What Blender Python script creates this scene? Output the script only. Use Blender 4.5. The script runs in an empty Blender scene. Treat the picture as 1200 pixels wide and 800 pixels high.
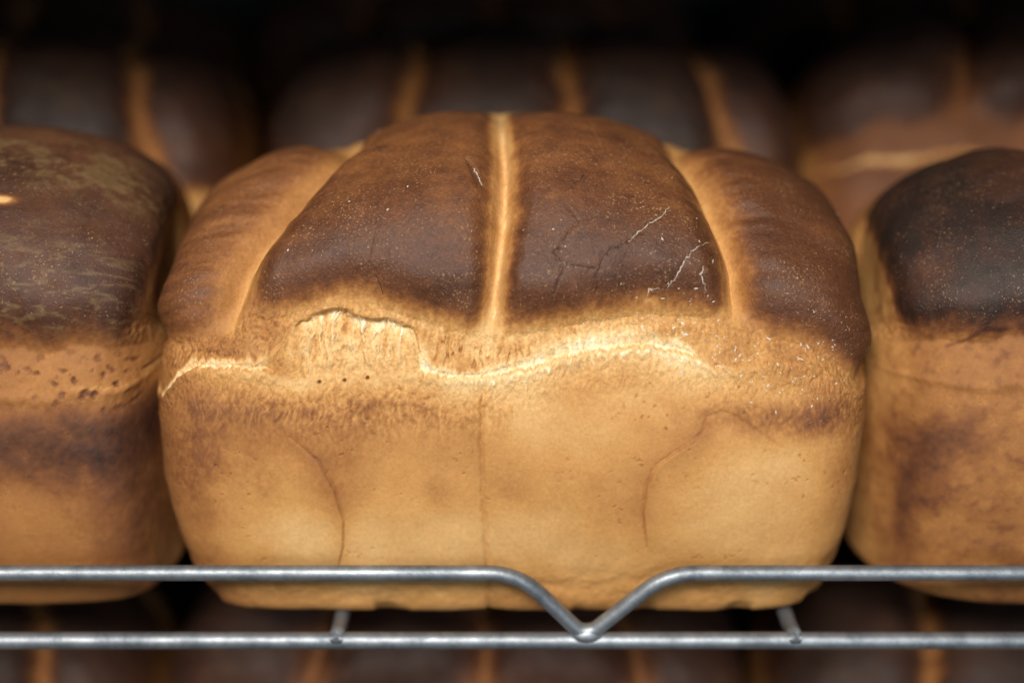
import bpy, math
import numpy as np

# ------------------------------------------------------------------ camera
PITCH = math.radians(22.1)
CAM = np.array([0.0, -0.444, 0.281])
FPX = 1742.0                      # focal length in pixels of a 1200 px wide picture
scene = bpy.context.scene
cam_data = bpy.data.cameras.new('camera')
cam = bpy.data.objects.new('camera', cam_data)
scene.collection.objects.link(cam)
cam.location = CAM
cam.rotation_euler = (math.pi / 2 - PITCH, 0, 0)
cam_data.sensor_width = 36
cam_data.lens = 36 * FPX / 1200
cam_data.clip_start = 0.01
cam_data.clip_end = 50
cam_data.dof.use_dof = True
cam_data.dof.focus_distance = 0.4815
cam_data.dof.aperture_fstop = 2.0
scene.camera = cam

# ------------------------------------------------------------------ light
world = bpy.data.worlds.new('World')
scene.world = world
world.use_nodes = True
bg = world.node_tree.nodes['Background']
bg.inputs[0].default_value = (0.75, 0.85, 1.0, 1)
bg.inputs[1].default_value = 0.012


def area(name, loc, target, sx, sy, power, col):
    d = bpy.data.lights.new(name, 'AREA')
    d.shape = 'RECTANGLE'
    d.size, d.size_y = sx, sy
    d.energy = power
    d.color = col
    o = bpy.data.objects.new(name, d)
    scene.collection.objects.link(o)
    o.location = loc
    from mathutils import Vector
    o.rotation_euler = (Vector(target) - Vector(loc)).to_track_quat('-Z', 'Y').to_euler()
    return o


area('window_light', (-0.20, -1.08, 1.02), (0, 0, 0.1), 0.60, 0.38, 32.5, (1.0, 0.955, 0.885))
area('cool_fill', (0.5, -1.6, 0.35), (0, 0, 0.1), 1.0, 0.6, 7.5, (0.70, 0.86, 1.0))  # added cool fill, low in front, to lift the rows behind

scene.view_settings.view_transform = 'Standard'
scene.view_settings.look = 'None'
scene.view_settings.exposure = 0
scene.view_settings.gamma = 1
scene.render.engine = 'CYCLES'
scene.cycles.max_bounces = 5
scene.cycles.diffuse_bounces = 3
scene.cycles.glossy_bounces = 2
scene.cycles.use_denoising = True

# ------------------------------------------------------------------ noise
_rng = np.random.RandomState(7)
_PERM = np.concatenate([_rng.permutation(256)] * 2).astype(np.int32)
_G = _rng.normal(size=(256, 3)).astype(np.float32)
_G /= np.linalg.norm(_G, axis=1)[:, None]


def perlin(x, y, z):
    x = np.asarray(x, np.float32); y = np.asarray(y, np.float32); z = np.asarray(z, np.float32)
    xi = np.floor(x).astype(np.int32); yi = np.floor(y).astype(np.int32); zi = np.floor(z).astype(np.int32)
    xf = x - xi; yf = y - yi; zf = z - zi
    xi &= 255; yi &= 255; zi &= 255
    u = xf * xf * xf * (xf * (xf * 6 - 15) + 10)
    v = yf * yf * yf * (yf * (yf * 6 - 15) + 10)
    w = zf * zf * zf * (zf * (zf * 6 - 15) + 10)

    def g(a, b, c):
        h = _PERM[_PERM[_PERM[(xi + a) & 255] + ((yi + b) & 255)] + ((zi + c) & 255)]
        k = _G[h]
        return k[..., 0] * (xf - a) + k[..., 1] * (yf - b) + k[..., 2] * (zf - c)
    x00 = g(0, 0, 0) * (1 - u) + g(1, 0, 0) * u
    x10 = g(0, 1, 0) * (1 - u) + g(1, 1, 0) * u
    x01 = g(0, 0, 1) * (1 - u) + g(1, 0, 1) * u
    x11 = g(0, 1, 1) * (1 - u) + g(1, 1, 1) * u
    return ((x00 * (1 - v) + x10 * v) * (1 - w) + (x01 * (1 - v) + x11 * v) * w) * 1.5


def fbm(x, y, z, octv=4, gain=0.5):
    s = 0; a = 1.0; t = 0; f = 1.0
    for k in range(octv):
        s = s + a * perlin(x * f + 17.3 * k, y * f - 9.1 * k, z * f + 5.7 * k)
        t += a; a *= gain; f *= 2.03
    return s / t * 1.4


def sst(a, b, x):
    t = np.clip((x - a) / (b - a), 0, 1)
    return t * t * (3 - 2 * t)


def mix(a, b, t):
    return a * (1 - t) + b * t


def project(P):
    d = P - CAM
    ax = d[..., 1] * math.cos(PITCH) - d[..., 2] * math.sin(PITCH)
    up = d[..., 1] * math.sin(PITCH) + d[..., 2] * math.cos(PITCH)
    return 600 + FPX * d[..., 0] / ax, 400 - FPX * up / ax


def at(px, py, Y):
    """photo pixel -> point on the vertical plane y = Y"""
    a = (px - 600) / FPX; b = (400 - py) / FPX
    dy = math.cos(PITCH) + b * math.sin(PITCH)
    dz = -math.sin(PITCH) + b * math.cos(PITCH)
    k = (Y - CAM[1]) / dy
    return np.array([CAM[0] + a * k, Y, CAM[2] + dz * k])


# ------------------------------------------------------------------ materials
def nt(name):
    m = bpy.data.materials.new(name)
    m.use_nodes = True
    t = m.node_tree
    return m, t, t.nodes['Principled BSDF']


def bread_material(name, fine=1.0):
    m, t, b = nt(name)
    N = t.nodes.new; L = t.links.new
    tc = N('ShaderNodeTexCoord')
    att = N('ShaderNodeAttribute'); att.attribute_name = 'tint'
    prop = N('ShaderNodeAttribute'); prop.attribute_name = 'skin'     # x gloss, y grain, z specks
    sep = N('ShaderNodeSeparateXYZ'); L(prop.outputs['Vector'], sep.inputs[0])
    # fine mottling
    n1 = N('ShaderNodeTexNoise'); n1.inputs['Scale'].default_value = 800; n1.inputs['Detail'].default_value = 6
    n1.inputs['Roughness'].default_value = 0.65
    L(tc.outputs['Object'], n1.inputs['Vector'])
    mr = N('ShaderNodeMapRange'); mr.inputs['From Min'].default_value = 0.3; mr.inputs['From Max'].default_value = 0.7
    mr.inputs['To Min'].default_value = 0.62; mr.inputs['To Max'].default_value = 1.38
    L(n1.outputs['Fac'], mr.inputs['Value'])
    mul = N('ShaderNodeMix'); mul.data_type = 'RGBA'; mul.blend_type = 'MULTIPLY'; L(sep.outputs['Y'], mul.inputs[0])
    L(att.outputs['Color'], mul.inputs[6]); L(mr.outputs[0], mul.inputs[7])
    # tiny pale flecks of flour and blistered skin
    v = N('ShaderNodeTexNoise'); v.inputs['Scale'].default_value = 1300; v.inputs['Detail'].default_value = 3
    v.inputs['Roughness'].default_value = 0.7
    L(tc.outputs['Object'], v.inputs['Vector'])
    big = N('ShaderNodeTexNoise'); big.inputs['Scale'].default_value = 55; big.inputs['Detail'].default_value = 3
    L(tc.outputs['Object'], big.inputs['Vector'])
    ad = N('ShaderNodeMath'); ad.operation = 'MULTIPLY_ADD'
    L(big.outputs['Fac'], ad.inputs[0]); ad.inputs[1].default_value = 0.22; L(v.outputs['Fac'], ad.inputs[2])
    fl = N('ShaderNodeMapRange'); fl.inputs['From Min'].default_value = 0.725; fl.inputs['From Max'].default_value = 0.82
    L(ad.outputs[0], fl.inputs['Value'])
    fm = N('ShaderNodeMath'); fm.operation = 'MULTIPLY'
    L(fl.outputs[0], fm.inputs[0]); L(sep.outputs['Z'], fm.inputs[1])
    fx = N('ShaderNodeMix'); fx.data_type = 'RGBA'
    L(fm.outputs[0], fx.inputs[0]); L(mul.outputs[2], fx.inputs[6]); fx.inputs[7].default_value = (0.40, 0.235, 0.11, 1)
    L(fx.outputs[2], b.inputs['Base Color'])
    # gloss
    rr = N('ShaderNodeMapRange'); rr.inputs['To Min'].default_value = 0.72; rr.inputs['To Max'].default_value = 0.47
    L(sep.outputs['X'], rr.inputs['Value']); L(rr.outputs[0], b.inputs['Roughness'])
    b.inputs['Specular IOR Level'].default_value = 0.34
    # relief
    n2 = N('ShaderNodeTexNoise'); n2.inputs['Scale'].default_value = 1300; n2.inputs['Detail'].default_value = 6
    n2.inputs['Roughness'].default_value = 0.6
    L(tc.outputs['Object'], n2.inputs['Vector'])
    n3 = N('ShaderNodeTexVoronoi'); n3.inputs['Scale'].default_value = 330
    L(tc.outputs['Object'], n3.inputs['Vector'])
    hm = N('ShaderNodeMath'); hm.operation = 'MULTIPLY_ADD'; hm.inputs[1].default_value = 0.08
    L(n3.outputs['Distance'], hm.inputs[0]); L(n2.outputs['Fac'], hm.inputs[2])
    bs = N('ShaderNodeMath'); bs.operation = 'MULTIPLY'; bs.inputs[1].default_value = 0.9 * fine
    L(sep.outputs['Y'], bs.inputs[0])
    bp = N('ShaderNodeBump'); bp.inputs['Distance'].default_value = 0.0005
    L(bs.outputs[0], bp.inputs['Strength']); L(hm.outputs[0], bp.inputs['Height'])
    L(bp.outputs[0], b.inputs['Normal'])
    return m


BREAD = bread_material('baked_bread')


def metal_material(name, base, rough):
    m, t, b = nt(name)
    N = t.nodes.new; L = t.links.new
    tc = N('ShaderNodeTexCoord')
    n = N('ShaderNodeTexNoise'); n.inputs['Scale'].default_value = 95; n.inputs['Detail'].default_value = 6
    n.inputs['Roughness'].default_value = 0.7
    L(tc.outputs['Object'], n.inputs['Vector'])
    cr = N('ShaderNodeValToRGB')
    cr.color_ramp.elements[0].position = 0.33
    cr.color_ramp.elements[0].color = (base[0] * .40, base[1] * .42, base[2] * .45, 1)
    cr.color_ramp.elements[1].position = 0.66
    cr.color_ramp.elements[1].color = (*base, 1)
    L(n.outputs['Fac'], cr.inputs[0]); L(cr.outputs[0], b.inputs['Base Color'])
    b.inputs['Metallic'].default_value = 0.75
    mr = N('ShaderNodeMapRange'); mr.inputs['To Min'].default_value = rough + .18; mr.inputs['To Max'].default_value = rough - .1
    L(n.outputs['Fac'], mr.inputs['Value']); L(mr.outputs[0], b.inputs['Roughness'])
    bp = N('ShaderNodeBump'); bp.inputs['Strength'].default_value = 0.35; bp.inputs['Distance'].default_value = 0.0008
    L(n.outputs['Fac'], bp.inputs['Height']); L(bp.outputs[0], b.inputs['Normal'])
    return m


ZINC = metal_material('galvanised_wire', (0.35, 0.375, 0.40), 0.48)


def plain_material(name, col, rough):
    m, t, b = nt(name)
    n = t.nodes.new('ShaderNodeTexNoise'); n.inputs['Scale'].default_value = 30; n.inputs['Detail'].default_value = 5
    cr = t.nodes.new('ShaderNodeValToRGB')
    cr.color_ramp.elements[0].color = (col[0] * .6, col[1] * .6, col[2] * .6, 1)
    cr.color_ramp.elements[1].color = (*col, 1)
    t.links.new(n.outputs['Fac'], cr.inputs[0]); t.links.new(cr.outputs[0], b.inputs['Base Color'])
    b.inputs['Roughness'].default_value = rough
    return m


DARK = plain_material('dark_slab', (0.03, 0.028, 0.026), 0.8)
CRACK_BLACK = plain_material('crack_black', (0.012, 0.008, 0.007), 0.9)  # near-black for the thin dark crack ribbons
FLOUR = plain_material('flour_flake', (0.70, 0.62, 0.50), 0.9)


# ------------------------------------------------------------------ mesh helpers
def mesh_from(name, V, F, mats, normals=None, attrs=None):
    me = bpy.data.meshes.new(name)
    V = np.ascontiguousarray(V, np.float32); F = np.ascontiguousarray(F, np.int32)
    k = F.shape[1]
    me.vertices.add(len(V)); me.vertices.foreach_set('co', V.ravel())
    me.loops.add(F.size); me.loops.foreach_set('vertex_index', F.ravel())
    me.polygons.add(len(F))
    me.polygons.foreach_set('loop_start', np.arange(0, F.size, k, dtype=np.int32))
    me.polygons.foreach_set('use_smooth', np.ones(len(F), bool))
    me.update(calc_edges=True)
    for nm, arr in (attrs or {}).items():
        if arr.shape[1] == 4:
            a = me.attributes.new(nm, 'FLOAT_COLOR', 'POINT')
            a.data.foreach_set('color', np.ascontiguousarray(arr, np.float32).ravel())
        else:
            a = me.attributes.new(nm, 'FLOAT_VECTOR', 'POINT')
            a.data.foreach_set('vector', np.ascontiguousarray(arr, np.float32).ravel())
    if normals is not None:
        me.normals_split_custom_set_from_vertices(normals.astype(np.float32))
    me.materials.append(mats)
    return me


def link(name, me, parent=None):
    o = bpy.data.objects.new(name, me)
    scene.collection.objects.link(o)
    if parent is not None:
        o.parent = parent
    return o


def empty(name, loc, label, cat, group=None, rz=0.0):
    o = bpy.data.objects.new(name, None)
    scene.collection.objects.link(o)
    o.empty_display_size = 0.02
    o.location = loc; o.rotation_euler = (0, 0, rz)
    o['label'] = label; o['category'] = cat
    if group: o['group'] = group
    return o


# ------------------------------------------------------------------ the loaf
PROFILE = np.array([  # (y from the front face, z), anticlockwise from under the loaf
    (0.065, 0.000), (0.030, -0.0005), (0.010, -0.0012), (0.000, 0.0002), (-0.0045, 0.0045), (-0.0066, 0.016), (-0.0088, 0.034), (-0.0090, 0.054),
    (-0.0068, 0.075), (-0.0030, 0.091), (0.0005, 0.104), (0.0040, 0.117), (0.0100, 0.130), (0.020, 0.1430), (0.034, 0.1525),
    (0.052, 0.159), (0.070, 0.1605), (0.088, 0.157), (0.106, 0.146), (0.119, 0.127), (0.126, 0.103), (0.129, 0.075),
    (0.130, 0.045), (0.128, 0.014), (0.124, 0.003), (0.114, 0.0005), (0.095, 0.000)])


def closed_spline(P, n=60):
    out = []
    m = len(P)
    for i in range(m):
        p0, p1, p2, p3 = P[i - 1], P[i], P[(i + 1) % m], P[(i + 2) % m]
        for t in np.linspace(0, 1, n, endpoint=False):
            out.append(0.5 * ((2 * p1) + (-p0 + p2) * t + (2 * p0 - 5 * p1 + 4 * p2 - p3) * t * t + (-p0 + 3 * p1 - 3 * p2 + p3) * t ** 3))
    return np.array(out)


_C = closed_spline(PROFILE)
_CL = np.concatenate([[0], np.cumsum(np.linalg.norm(np.diff(np.vstack([_C, _C[:1]]), axis=0), axis=1))])
LOOP = _CL[-1]
_i0 = np.argmin(np.abs(_C[:400, 1] - 0.004) + np.abs(_C[:400, 0] + 0.004))
S0 = _CL[_i0]                                   # s = 0 at the front bottom corner


def s_front(z):
    k = np.arange(_i0, _i0 + 700)
    return np.interp(z, _C[k, 1], _CL[k] - S0)


S_TOP = _CL[np.argmax(_C[:, 1])] - S0
S_BACK = LOOP - S0 - 0.13 - 0.10                # about where the crust ends on the back


class Loaf:
    """A closed sheet of quads: x along the loaf, s along its section."""

    def __init__(self, half, res_x, res_s, height=1.0, depth=1.0, widths=None, loc=(0, 0, 0), rz=0.0, n=6.0, arch=0.0):
        self.half, self.loc, self.rz = half, np.array(loc, float), rz
        # along x: nearly flat ends with rounded edges
        tt = np.linspace(-1, 1, 4001) * (math.pi / 2)
        xs = np.sign(tt) * np.abs(np.sin(tt)) ** (2 / n)
        rs = np.abs(np.cos(tt)) ** (2 / n)
        rs[0] = rs[-1] = 0.0
        L = np.concatenate([[0], np.cumsum(np.hypot(np.diff(xs * half), np.diff(rs * 0.075)))])
        dens = 0.45 + 0.55 * sst(0.30, 0.6, np.minimum(1, rs))[:-1]
        D = np.concatenate([[0], np.cumsum(np.diff(L) * dens)])
        q = np.linspace(0, D[-1], res_x)
        T = np.interp(q, D, np.arange(4001))
        X = np.interp(T, np.arange(4001), xs); R = np.interp(T, np.arange(4001), rs)
        R[0] = R[-1] = 1e-5
        # round the section: denser where it can be seen
        cs = _CL[:-1] - S0
        w = np.where((cs > -0.006) & (cs < S_TOP + 0.02), 1.0, 0.22)
        D = np.concatenate([[0], np.cumsum(np.diff(_CL) * w)])
        q = np.linspace(0, D[-1], res_s, endpoint=False)
        sl = np.interp(q, D, _CL)
        cy = np.interp(sl, _CL, np.append(_C[:, 0], _C[0, 0])); cz = np.interp(sl, _CL, np.append(_C[:, 1], _C[0, 1]))
        self.S = np.broadcast_to((sl - S0)[None, :], (res_x, res_s)).astype(np.float32)
        self.A = np.broadcast_to((np.interp(T, np.arange(4001), L) - L[-1] / 2)[:, None], (res_x, res_s)).astype(np.float32)   # arc length, over the ends too
        self.Xc = np.broadcast_to((X * half)[:, None], (res_x, res_s)).astype(np.float32)
        R = R[:, None]
        self.R = np.broadcast_to(R, (res_x, res_s))
        yc, zc = 0.066, 0.085
        Y = yc + (cy[None, :] - yc) * np.minimum(1, R * (1.08 - 0.08 * R))
        up = cz[None, :] - zc
        Z = zc + np.where(up > 0, up * R, up * R ** (0.22 if res_x > 600 else 0.11) * sst(0.0, 0.02, R))
        Z = Z - arch * sst(0.06, 0.16, Z) * (self.Xc / half) ** 2
        if widths is None:
            widths = ([0, .02, .045, .07, .10, .125, .145, .165], [.885, .94, .985, 1.0, .99, .97, .93, .86])
        k = np.interp(Z, widths[0], widths[1])
        kr = np.interp(Z, widths[0], widths[2]) if len(widths) > 2 else k
        Xp = self.Xc * np.where(self.Xc > 0, kr, k)
        # corners a little rounded in plan
        Yc = (Y - 0.065) / 0.065
        Xp = Xp * (1 - 0.035 * sst(0.35, 1.0, np.abs(Yc)) * sst(0.75, 1, np.abs(self.Xc) / half))
        self.V = np.stack([Xp, (Y - 0.065) * depth, Z * height], -1)
        self.nx, self.ns = res_x, res_s
        self.N = self.normals(self.V)

    def normals(self, V):
        du = np.gradient(V, axis=0)
        Vp = np.concatenate([V[:, -1:], V, V[:, :1]], 1)
        dv = (Vp[:, 2:] - Vp[:, :-2]) * 0.5
        n = np.cross(du, dv)
        n /= np.linalg.norm(n, axis=-1)[..., None] + 1e-12
        c = V.reshape(-1, 3).mean(0)
        if np.mean(np.sum(n * (V - c), -1)) < 0:
            n = -n; self.flip = True
        else:
            self.flip = False
        return n

    def world(self, V):
        c, s = math.cos(self.rz), math.sin(self.rz)
        W = V.copy()
        W[..., 0] = V[..., 0] * c - V[..., 1] * s; W[..., 1] = V[..., 0] * s + V[..., 1] * c
        return W + self.loc

    def chart(self, pts, arc=False):
        """photo pixels -> (x, s) on the undisplaced surface"""
        W = self.world(self.V)
        if not hasattr(self, '_pp'):
            px, py = project(W)
            c, s = math.cos(self.rz), math.sin(self.rz)
            Nw = self.N.copy(); Nw[..., 0] = self.N[..., 0] * c - self.N[..., 1] * s; Nw[..., 1] = self.N[..., 0] * s + self.N[..., 1] * c
            face = np.sum(Nw * (CAM - W), -1) > 0
            px = np.where(face, px, 1e6)
            self._pp = (px.astype(np.float32), py.astype(np.float32))
        px, py = self._pp
        out = []
        for (a, b) in pts:
            i = np.argmin((px - a) ** 2 + (py - b) ** 2)
            out.append(((self.A if arc else self.Xc).flat[i], self.S.flat[i]))
        return np.array(out)

    def line_x(self, pts):
        """curve over x: s(x)"""
        c = self.chart(pts); c = c[np.argsort(c[:, 0])]
        return np.interp(self.Xc, c[:, 0], c[:, 1])

    def line_s(self, pts):
        """curve over s: x(s)"""
        c = self.chart(pts); c = c[np.argsort(c[:, 1])]
        return np.interp(self.S, c[:, 1], c[:, 0])

    def dist(self, pts, charted=False, rad=0.03):
        """distance of every vertex from a polyline of photo pixels, measured on the surface"""
        c = pts if charted else self.chart(pts)
        d = np.full(self.S.shape, 1.0, np.float32)
        for (x0, s0), (x1, s1) in zip(c[:-1], c[1:]):
            m = (self.Xc > min(x0, x1) - rad) & (self.Xc < max(x0, x1) + rad) & (self.S > min(s0, s1) - rad) & (self.S < max(s0, s1) + rad)
            if not m.any(): continue
            ux, us = x1 - x0, s1 - s0
            l2 = ux * ux + us * us + 1e-12
            X, S = self.Xc[m], self.S[m]
            t = np.clip(((X - x0) * ux + (S - s0) * us) / l2, 0, 1)
            d[m] = np.minimum(d[m], np.hypot(X - x0 - t * ux, S - s0 - t * us))
        return d

    def blob(self, px, py, rx, ry, soft=1.0):
        """soft spot around a photo pixel; radii in metres on the surface"""
        (x, s), = self.chart([(px, py)])
        return np.exp(-(((self.Xc - x) / rx) ** 2 + ((self.S - s) / ry) ** 2) * soft)


RAMP_T = np.array([0.0, 0.12, 0.24, 0.36, 0.48, 0.60, 0.72, 0.86, 1.0])
RAMP_C = np.array([(0.90, 0.81, 0.60), (0.75, 0.53, 0.27), (0.63, 0.378, 0.152), (0.495, 0.244, 0.073), (0.335, 0.140, 0.038),
                   (0.200, 0.072, 0.021), (0.110, 0.039, 0.0155), (0.056, 0.0205, 0.0105), (0.022, 0.0110, 0.008)])


def ramp(b):
    b = np.clip(b, 0, 1)
    return np.stack([np.interp(b, RAMP_T, RAMP_C[:, k]) for k in range(3)], -1)


def blur_x(A, n):
    if n < 2: return A
    for _ in range(2):
        P_ = np.pad(A, ((n, n), (0, 0)), 'edge'); c = np.cumsum(P_, 0)
        A = (c[2 * n:] - c[:-2 * n]) / (2 * n)
    return A


def shape_common(L, grooves, s_lobe, s_lip, s_tear, seed, lat=1.0, lobe_amp=0.0052, heights=None, pillow=0.0048, gscale=None, groove_w=0.0022, tear_depth=0.0028):
    """humps, grooves, tear; returns displacement and the fields that colouring needs"""
    X, S = L.Xc, L.S
    z0 = seed * 13.7
    half = L.half
    gs = [(-half * 1.0 + X * 0)] + grooves + [(half * 1.0 + X * 0)]
    up = sst(-0.004, 0.016, S - s_lobe) * (1 - sst(-0.02, 0.012, S - S_BACK))
    hump = np.zeros_like(X); dg = np.full(X.shape, 1.0); lobe = np.zeros(X.shape, int)
    for k in range(len(gs) - 1):
        a, b = gs[k], gs[k + 1]
        inside = (X >= a) & (X < b) if k < len(gs) - 2 else (X >= a)
        if k == 0: inside = X < b
        u = np.clip((X - a) / np.maximum(b - a, 1e-4), 0, 1)
        v = np.abs(2 * u - 1)
        if k == 0: v = np.where(u < 0.5, v * 0.35, v)          # the end humps run over the ends
        if k == len(gs) - 2: v = np.where(u > 0.5, v * 0.35, v)
        h = np.clip(1 - v ** 2.4, 0, 1) ** 0.6
        wdt = np.clip((b - a) / 0.06, 0.5, 1.1)
        hump = np.where(inside, h * wdt, hump)
        lobe = np.where(inside, k, lobe)
    ng = np.zeros(X.shape, int)
    for k, g in enumerate(grooves):
        ng = np.where(np.abs(X - g) < dg, k, ng)
        dg = np.minimum(dg, np.abs(X - g))
    if heights is not None: hump = np.where(ng == 1, 0.45 * hump + 0.55, hump)
    vall = np.exp(-(dg / groove_w) ** 2)
    wsc = 1 + 0.5 * fbm(S * 60 + z0, X * 0, X * 0 + 1.5, 3)
    dge = np.sqrt(dg ** 2 + 0.0010 ** 2) - 0.0010
    RP = 0.0195 * (1 + 0.25 * fbm(X * 45 + z0, S * 45, X * 0 + 4, 2))
    dl = S - s_lobe; db = S_BACK - S
    tg = np.clip(dge * wsc * (1 if gscale is None else gscale(lobe, ng)) / RP, 0, 1); tl = np.clip(np.minimum(dl, db) / RP, 0, 1)
    tp = np.clip(1 - np.sqrt((1 - tg) ** 2 + (1 - tl) ** 2), 0, 1)
    pil = tp * tp * (3 - 2 * tp) * 0.55 + 0.45 * (1 - (1 - tp) ** 2)
    pil = mix(pil, np.maximum(pil, 0.85), 0.75 * sst(S_TOP - 0.045, S_TOP - 0.004, S) * (1 - sst(S_TOP + 0.02, S_TOP + 0.05, S)) * (heights is not None) * np.where(ng == 1, 1.0, 0.25))
    pil = blur_x(pil, max(1, L.nx // 240))
    us = np.clip(dl / np.maximum(S_TOP + 0.01 - s_lobe, 0.01), 0, 1)
    d = 0.0028 * np.sin(math.pi * us ** 0.75) * sst(0, 0.3, tg) + pillow * (pil - 0.70 * sst(-0.016, 0.016, dl) * sst(-0.016, 0.016, db)) + up * lobe_amp * (hump - 0.62)
    if heights is not None:
        crest = sst(0.015, 0.05, dl)
        mx = 0.5 * (X - grooves[1]) * 2
        lower = crest * (1 - sst(S_BACK + 0.04, S_BACK + 0.10, S))
        d -= 0.0042 * sst(0.018, 0.060, np.abs(mx)) * lower
        off = X * 0 + heights[0]
        for k, g in enumerate(grooves):
            off = off + (heights[k + 1] - heights[k]) * sst(-0.0035, 0.0035, X - g)
        d += mix(up, lower, sst(S_TOP - 0.02, S_TOP, S)) * off
    P = L.V
    nb = fbm(P[..., 0] * 26 + z0, P[..., 1] * 26, P[..., 2] * 26, 3)
    d += nb * 0.0016 * (0.5 + 0.5 * up)
    # the tear between the humps and the tin-baked wall
    tw = s_tear - s_lip
    inside = sst(-0.0004, 0.0012, S - s_lip) * (1 - sst(-0.0010, 0.0003, S - s_tear))
    inside = inside * sst(0.0002, 0.003, tw)
    ramp_in = np.clip((S - s_lip) / np.maximum(tw, 1e-4), 0, 1)
    wd = sst(0.006, 0.011, tw)
    dep = inside * tear_depth * mix(0.75 * (1 - ramp_in) ** 1.3, 0.10 + 0.90 * ramp_in, wd)
    dep = dep * mix(1.0, lat, wd)
    soft = sst(-0.003, 0.011, S - s_lip) * (1 - sst(-0.0010, 0.0003, S - s_tear)) * sst(0.004, 0.010, tw)
    d -= mix(dep, blur_x(dep, max(1, L.nx // 110)), 0.75 * wd)
    slope = np.abs(np.gradient(s_tear, axis=0) / (np.abs(np.gradient(X, axis=0)) + 1e-9))
    flat = blur_x(1 / (1 + (slope / 0.7) ** 2), max(1, L.nx // 250))
    lipm = np.exp(-((S - s_lip + 0.0012) / 0.0022) ** 2)
    d += lipm * 0.0007 * (1 - wd)
    over = np.exp(-((S - s_tear - 0.0012) / 0.0024) ** 2) * sst(0.004, 0.010, tw) * flat * lat
    d += over * 0.0012
    if L.nx < 600:
        d = d * sst(0.45, 0.85, L.R)
        inside = inside * sst(0.45, 0.85, L.R)
    return dict(d=d, up=up, tp=tp, tg=tg, tl=tl, dg=dg, vall=vall, lobe=lobe, hump=hump, tear=inside, soft=soft, nb=nb, lip=lipm, over=over, tw=tw)


def finish(L, name, f, tint, gloss, grain, speck, root, lab_names=None):
    """displace, then split the sheet into humps, wall and torn crumb"""
    V = L.V + L.N * f['d'][..., None]
    N = L.normals(V)
    nx, ns = L.nx, L.ns
    idx = np.arange(nx * ns).reshape(nx, ns)
    a = idx[:-1, :]; b = idx[1:, :]
    a2 = np.roll(a, -1, 1); b2 = np.roll(b, -1, 1)
    F = np.stack([a, b, b2, a2], -1).reshape(-1, 4)
    if L.flip: F = F[:, ::-1]
    # check the winding against the normals
    Vf = V.reshape(-1, 3); Nf = N.reshape(-1, 3)
    q = F[len(F) // 2]
    if np.dot(np.cross(Vf[q[1]] - Vf[q[0]], Vf[q[3]] - Vf[q[0]]), Nf[q[0]]) < 0: F = F[:, ::-1]
    lab, comp = tidy_labels(f['label'][:-1], max(150, nx * ns // 1500))
    fl = lab.reshape(-1)
    cl = comp.reshape(-1)
    tint4 = np.concatenate([tint.reshape(-1, 3), np.ones((nx * ns, 1))], 1)
    skin = np.stack([gloss, grain, speck], -1).reshape(-1, 3)
    for c in np.unique(cl):
        sub = F[cl == c]
        k = fl[c]
        u, inv = np.unique(sub, return_inverse=True)
        nm = 'loaf_wall' if k == 0 else ('torn_crumb' if k == 1 else 'crust_lobe')
        me = mesh_from(name + '_' + nm, Vf[u], inv.reshape(-1, 4), BREAD, Nf[u], {'tint': tint4[u], 'skin': skin[u]})
        o = link(nm, me, root)
        if lab_names and k in lab_names: o['label'] = lab_names[k]
    # close the two tiny end openings
    L.Vd, L.Nd = V, N
    return root


def tidy_labels(lab, small):
    """fold islands of a few faces into what surrounds them, and name every connected region"""
    nx, ns = lab.shape

    def components(lab):
        comp = np.arange(nx * ns).reshape(nx, ns)
        for _ in range(400):
            old = comp
            c = comp.copy()
            m = lab[1:] == lab[:-1]
            c[1:] = np.where(m, np.minimum(c[1:], c[:-1]), c[1:]); c[:-1] = np.where(m, np.minimum(c[1:], c[:-1]), c[:-1])
            rl = np.roll(lab, -1, 1) == lab
            nb = np.roll(c, -1, 1); c = np.where(rl, np.minimum(c, nb), c)
            rl2 = np.roll(rl, 1, 1); nb = np.roll(c, 1, 1); c = np.where(rl2, np.minimum(c, nb), c)
            c = c.ravel()
            for _k in range(3): c = c[c]
            comp = c.reshape(nx, ns)
            if np.array_equal(comp, old): break
        return comp
    comp = components(lab)
    cnt = np.bincount(comp.ravel(), minlength=nx * ns)
    bad = cnt[comp] < small
    lab = np.where(bad, -1, lab)
    for _ in range(200):
        if not (lab < 0).any(): break
        for ax, sh in ((1, 1), (1, -1), (0, 1), (0, -1)):
            nb = np.roll(lab, sh, ax)
            lab = np.where((lab < 0) & (nb >= 0), nb, lab)
    return lab, components(lab)


def labels(f, L, s_lobe, tear_thr=0.4):
    lab = np.zeros(L.S.shape, int)
    top = (L.S > s_lobe) & (L.S < S_BACK)
    lab = np.where(top, 2 + f['lobe'], lab)
    if L.nx > 600: lab = np.where((f['tear'] > tear_thr), 1, lab)
    return lab


def fields(L, seed):
    P = L.V; z = seed * 31.7
    x, y, zz = P[..., 0], P[..., 1], P[..., 2]
    big = fbm(x * 30 + z, y * 30, zz * 30, 4)
    mid = fbm(x * 110 + z, y * 110, zz * 110, 4)
    fine = fbm(x * 420 + z, y * 420, zz * 420, 3)
    fib = fbm(L.Xc * 900 + z, L.S * 150, x * 0 + 3.3, 3)
    return big, mid, fine, fib


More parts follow.
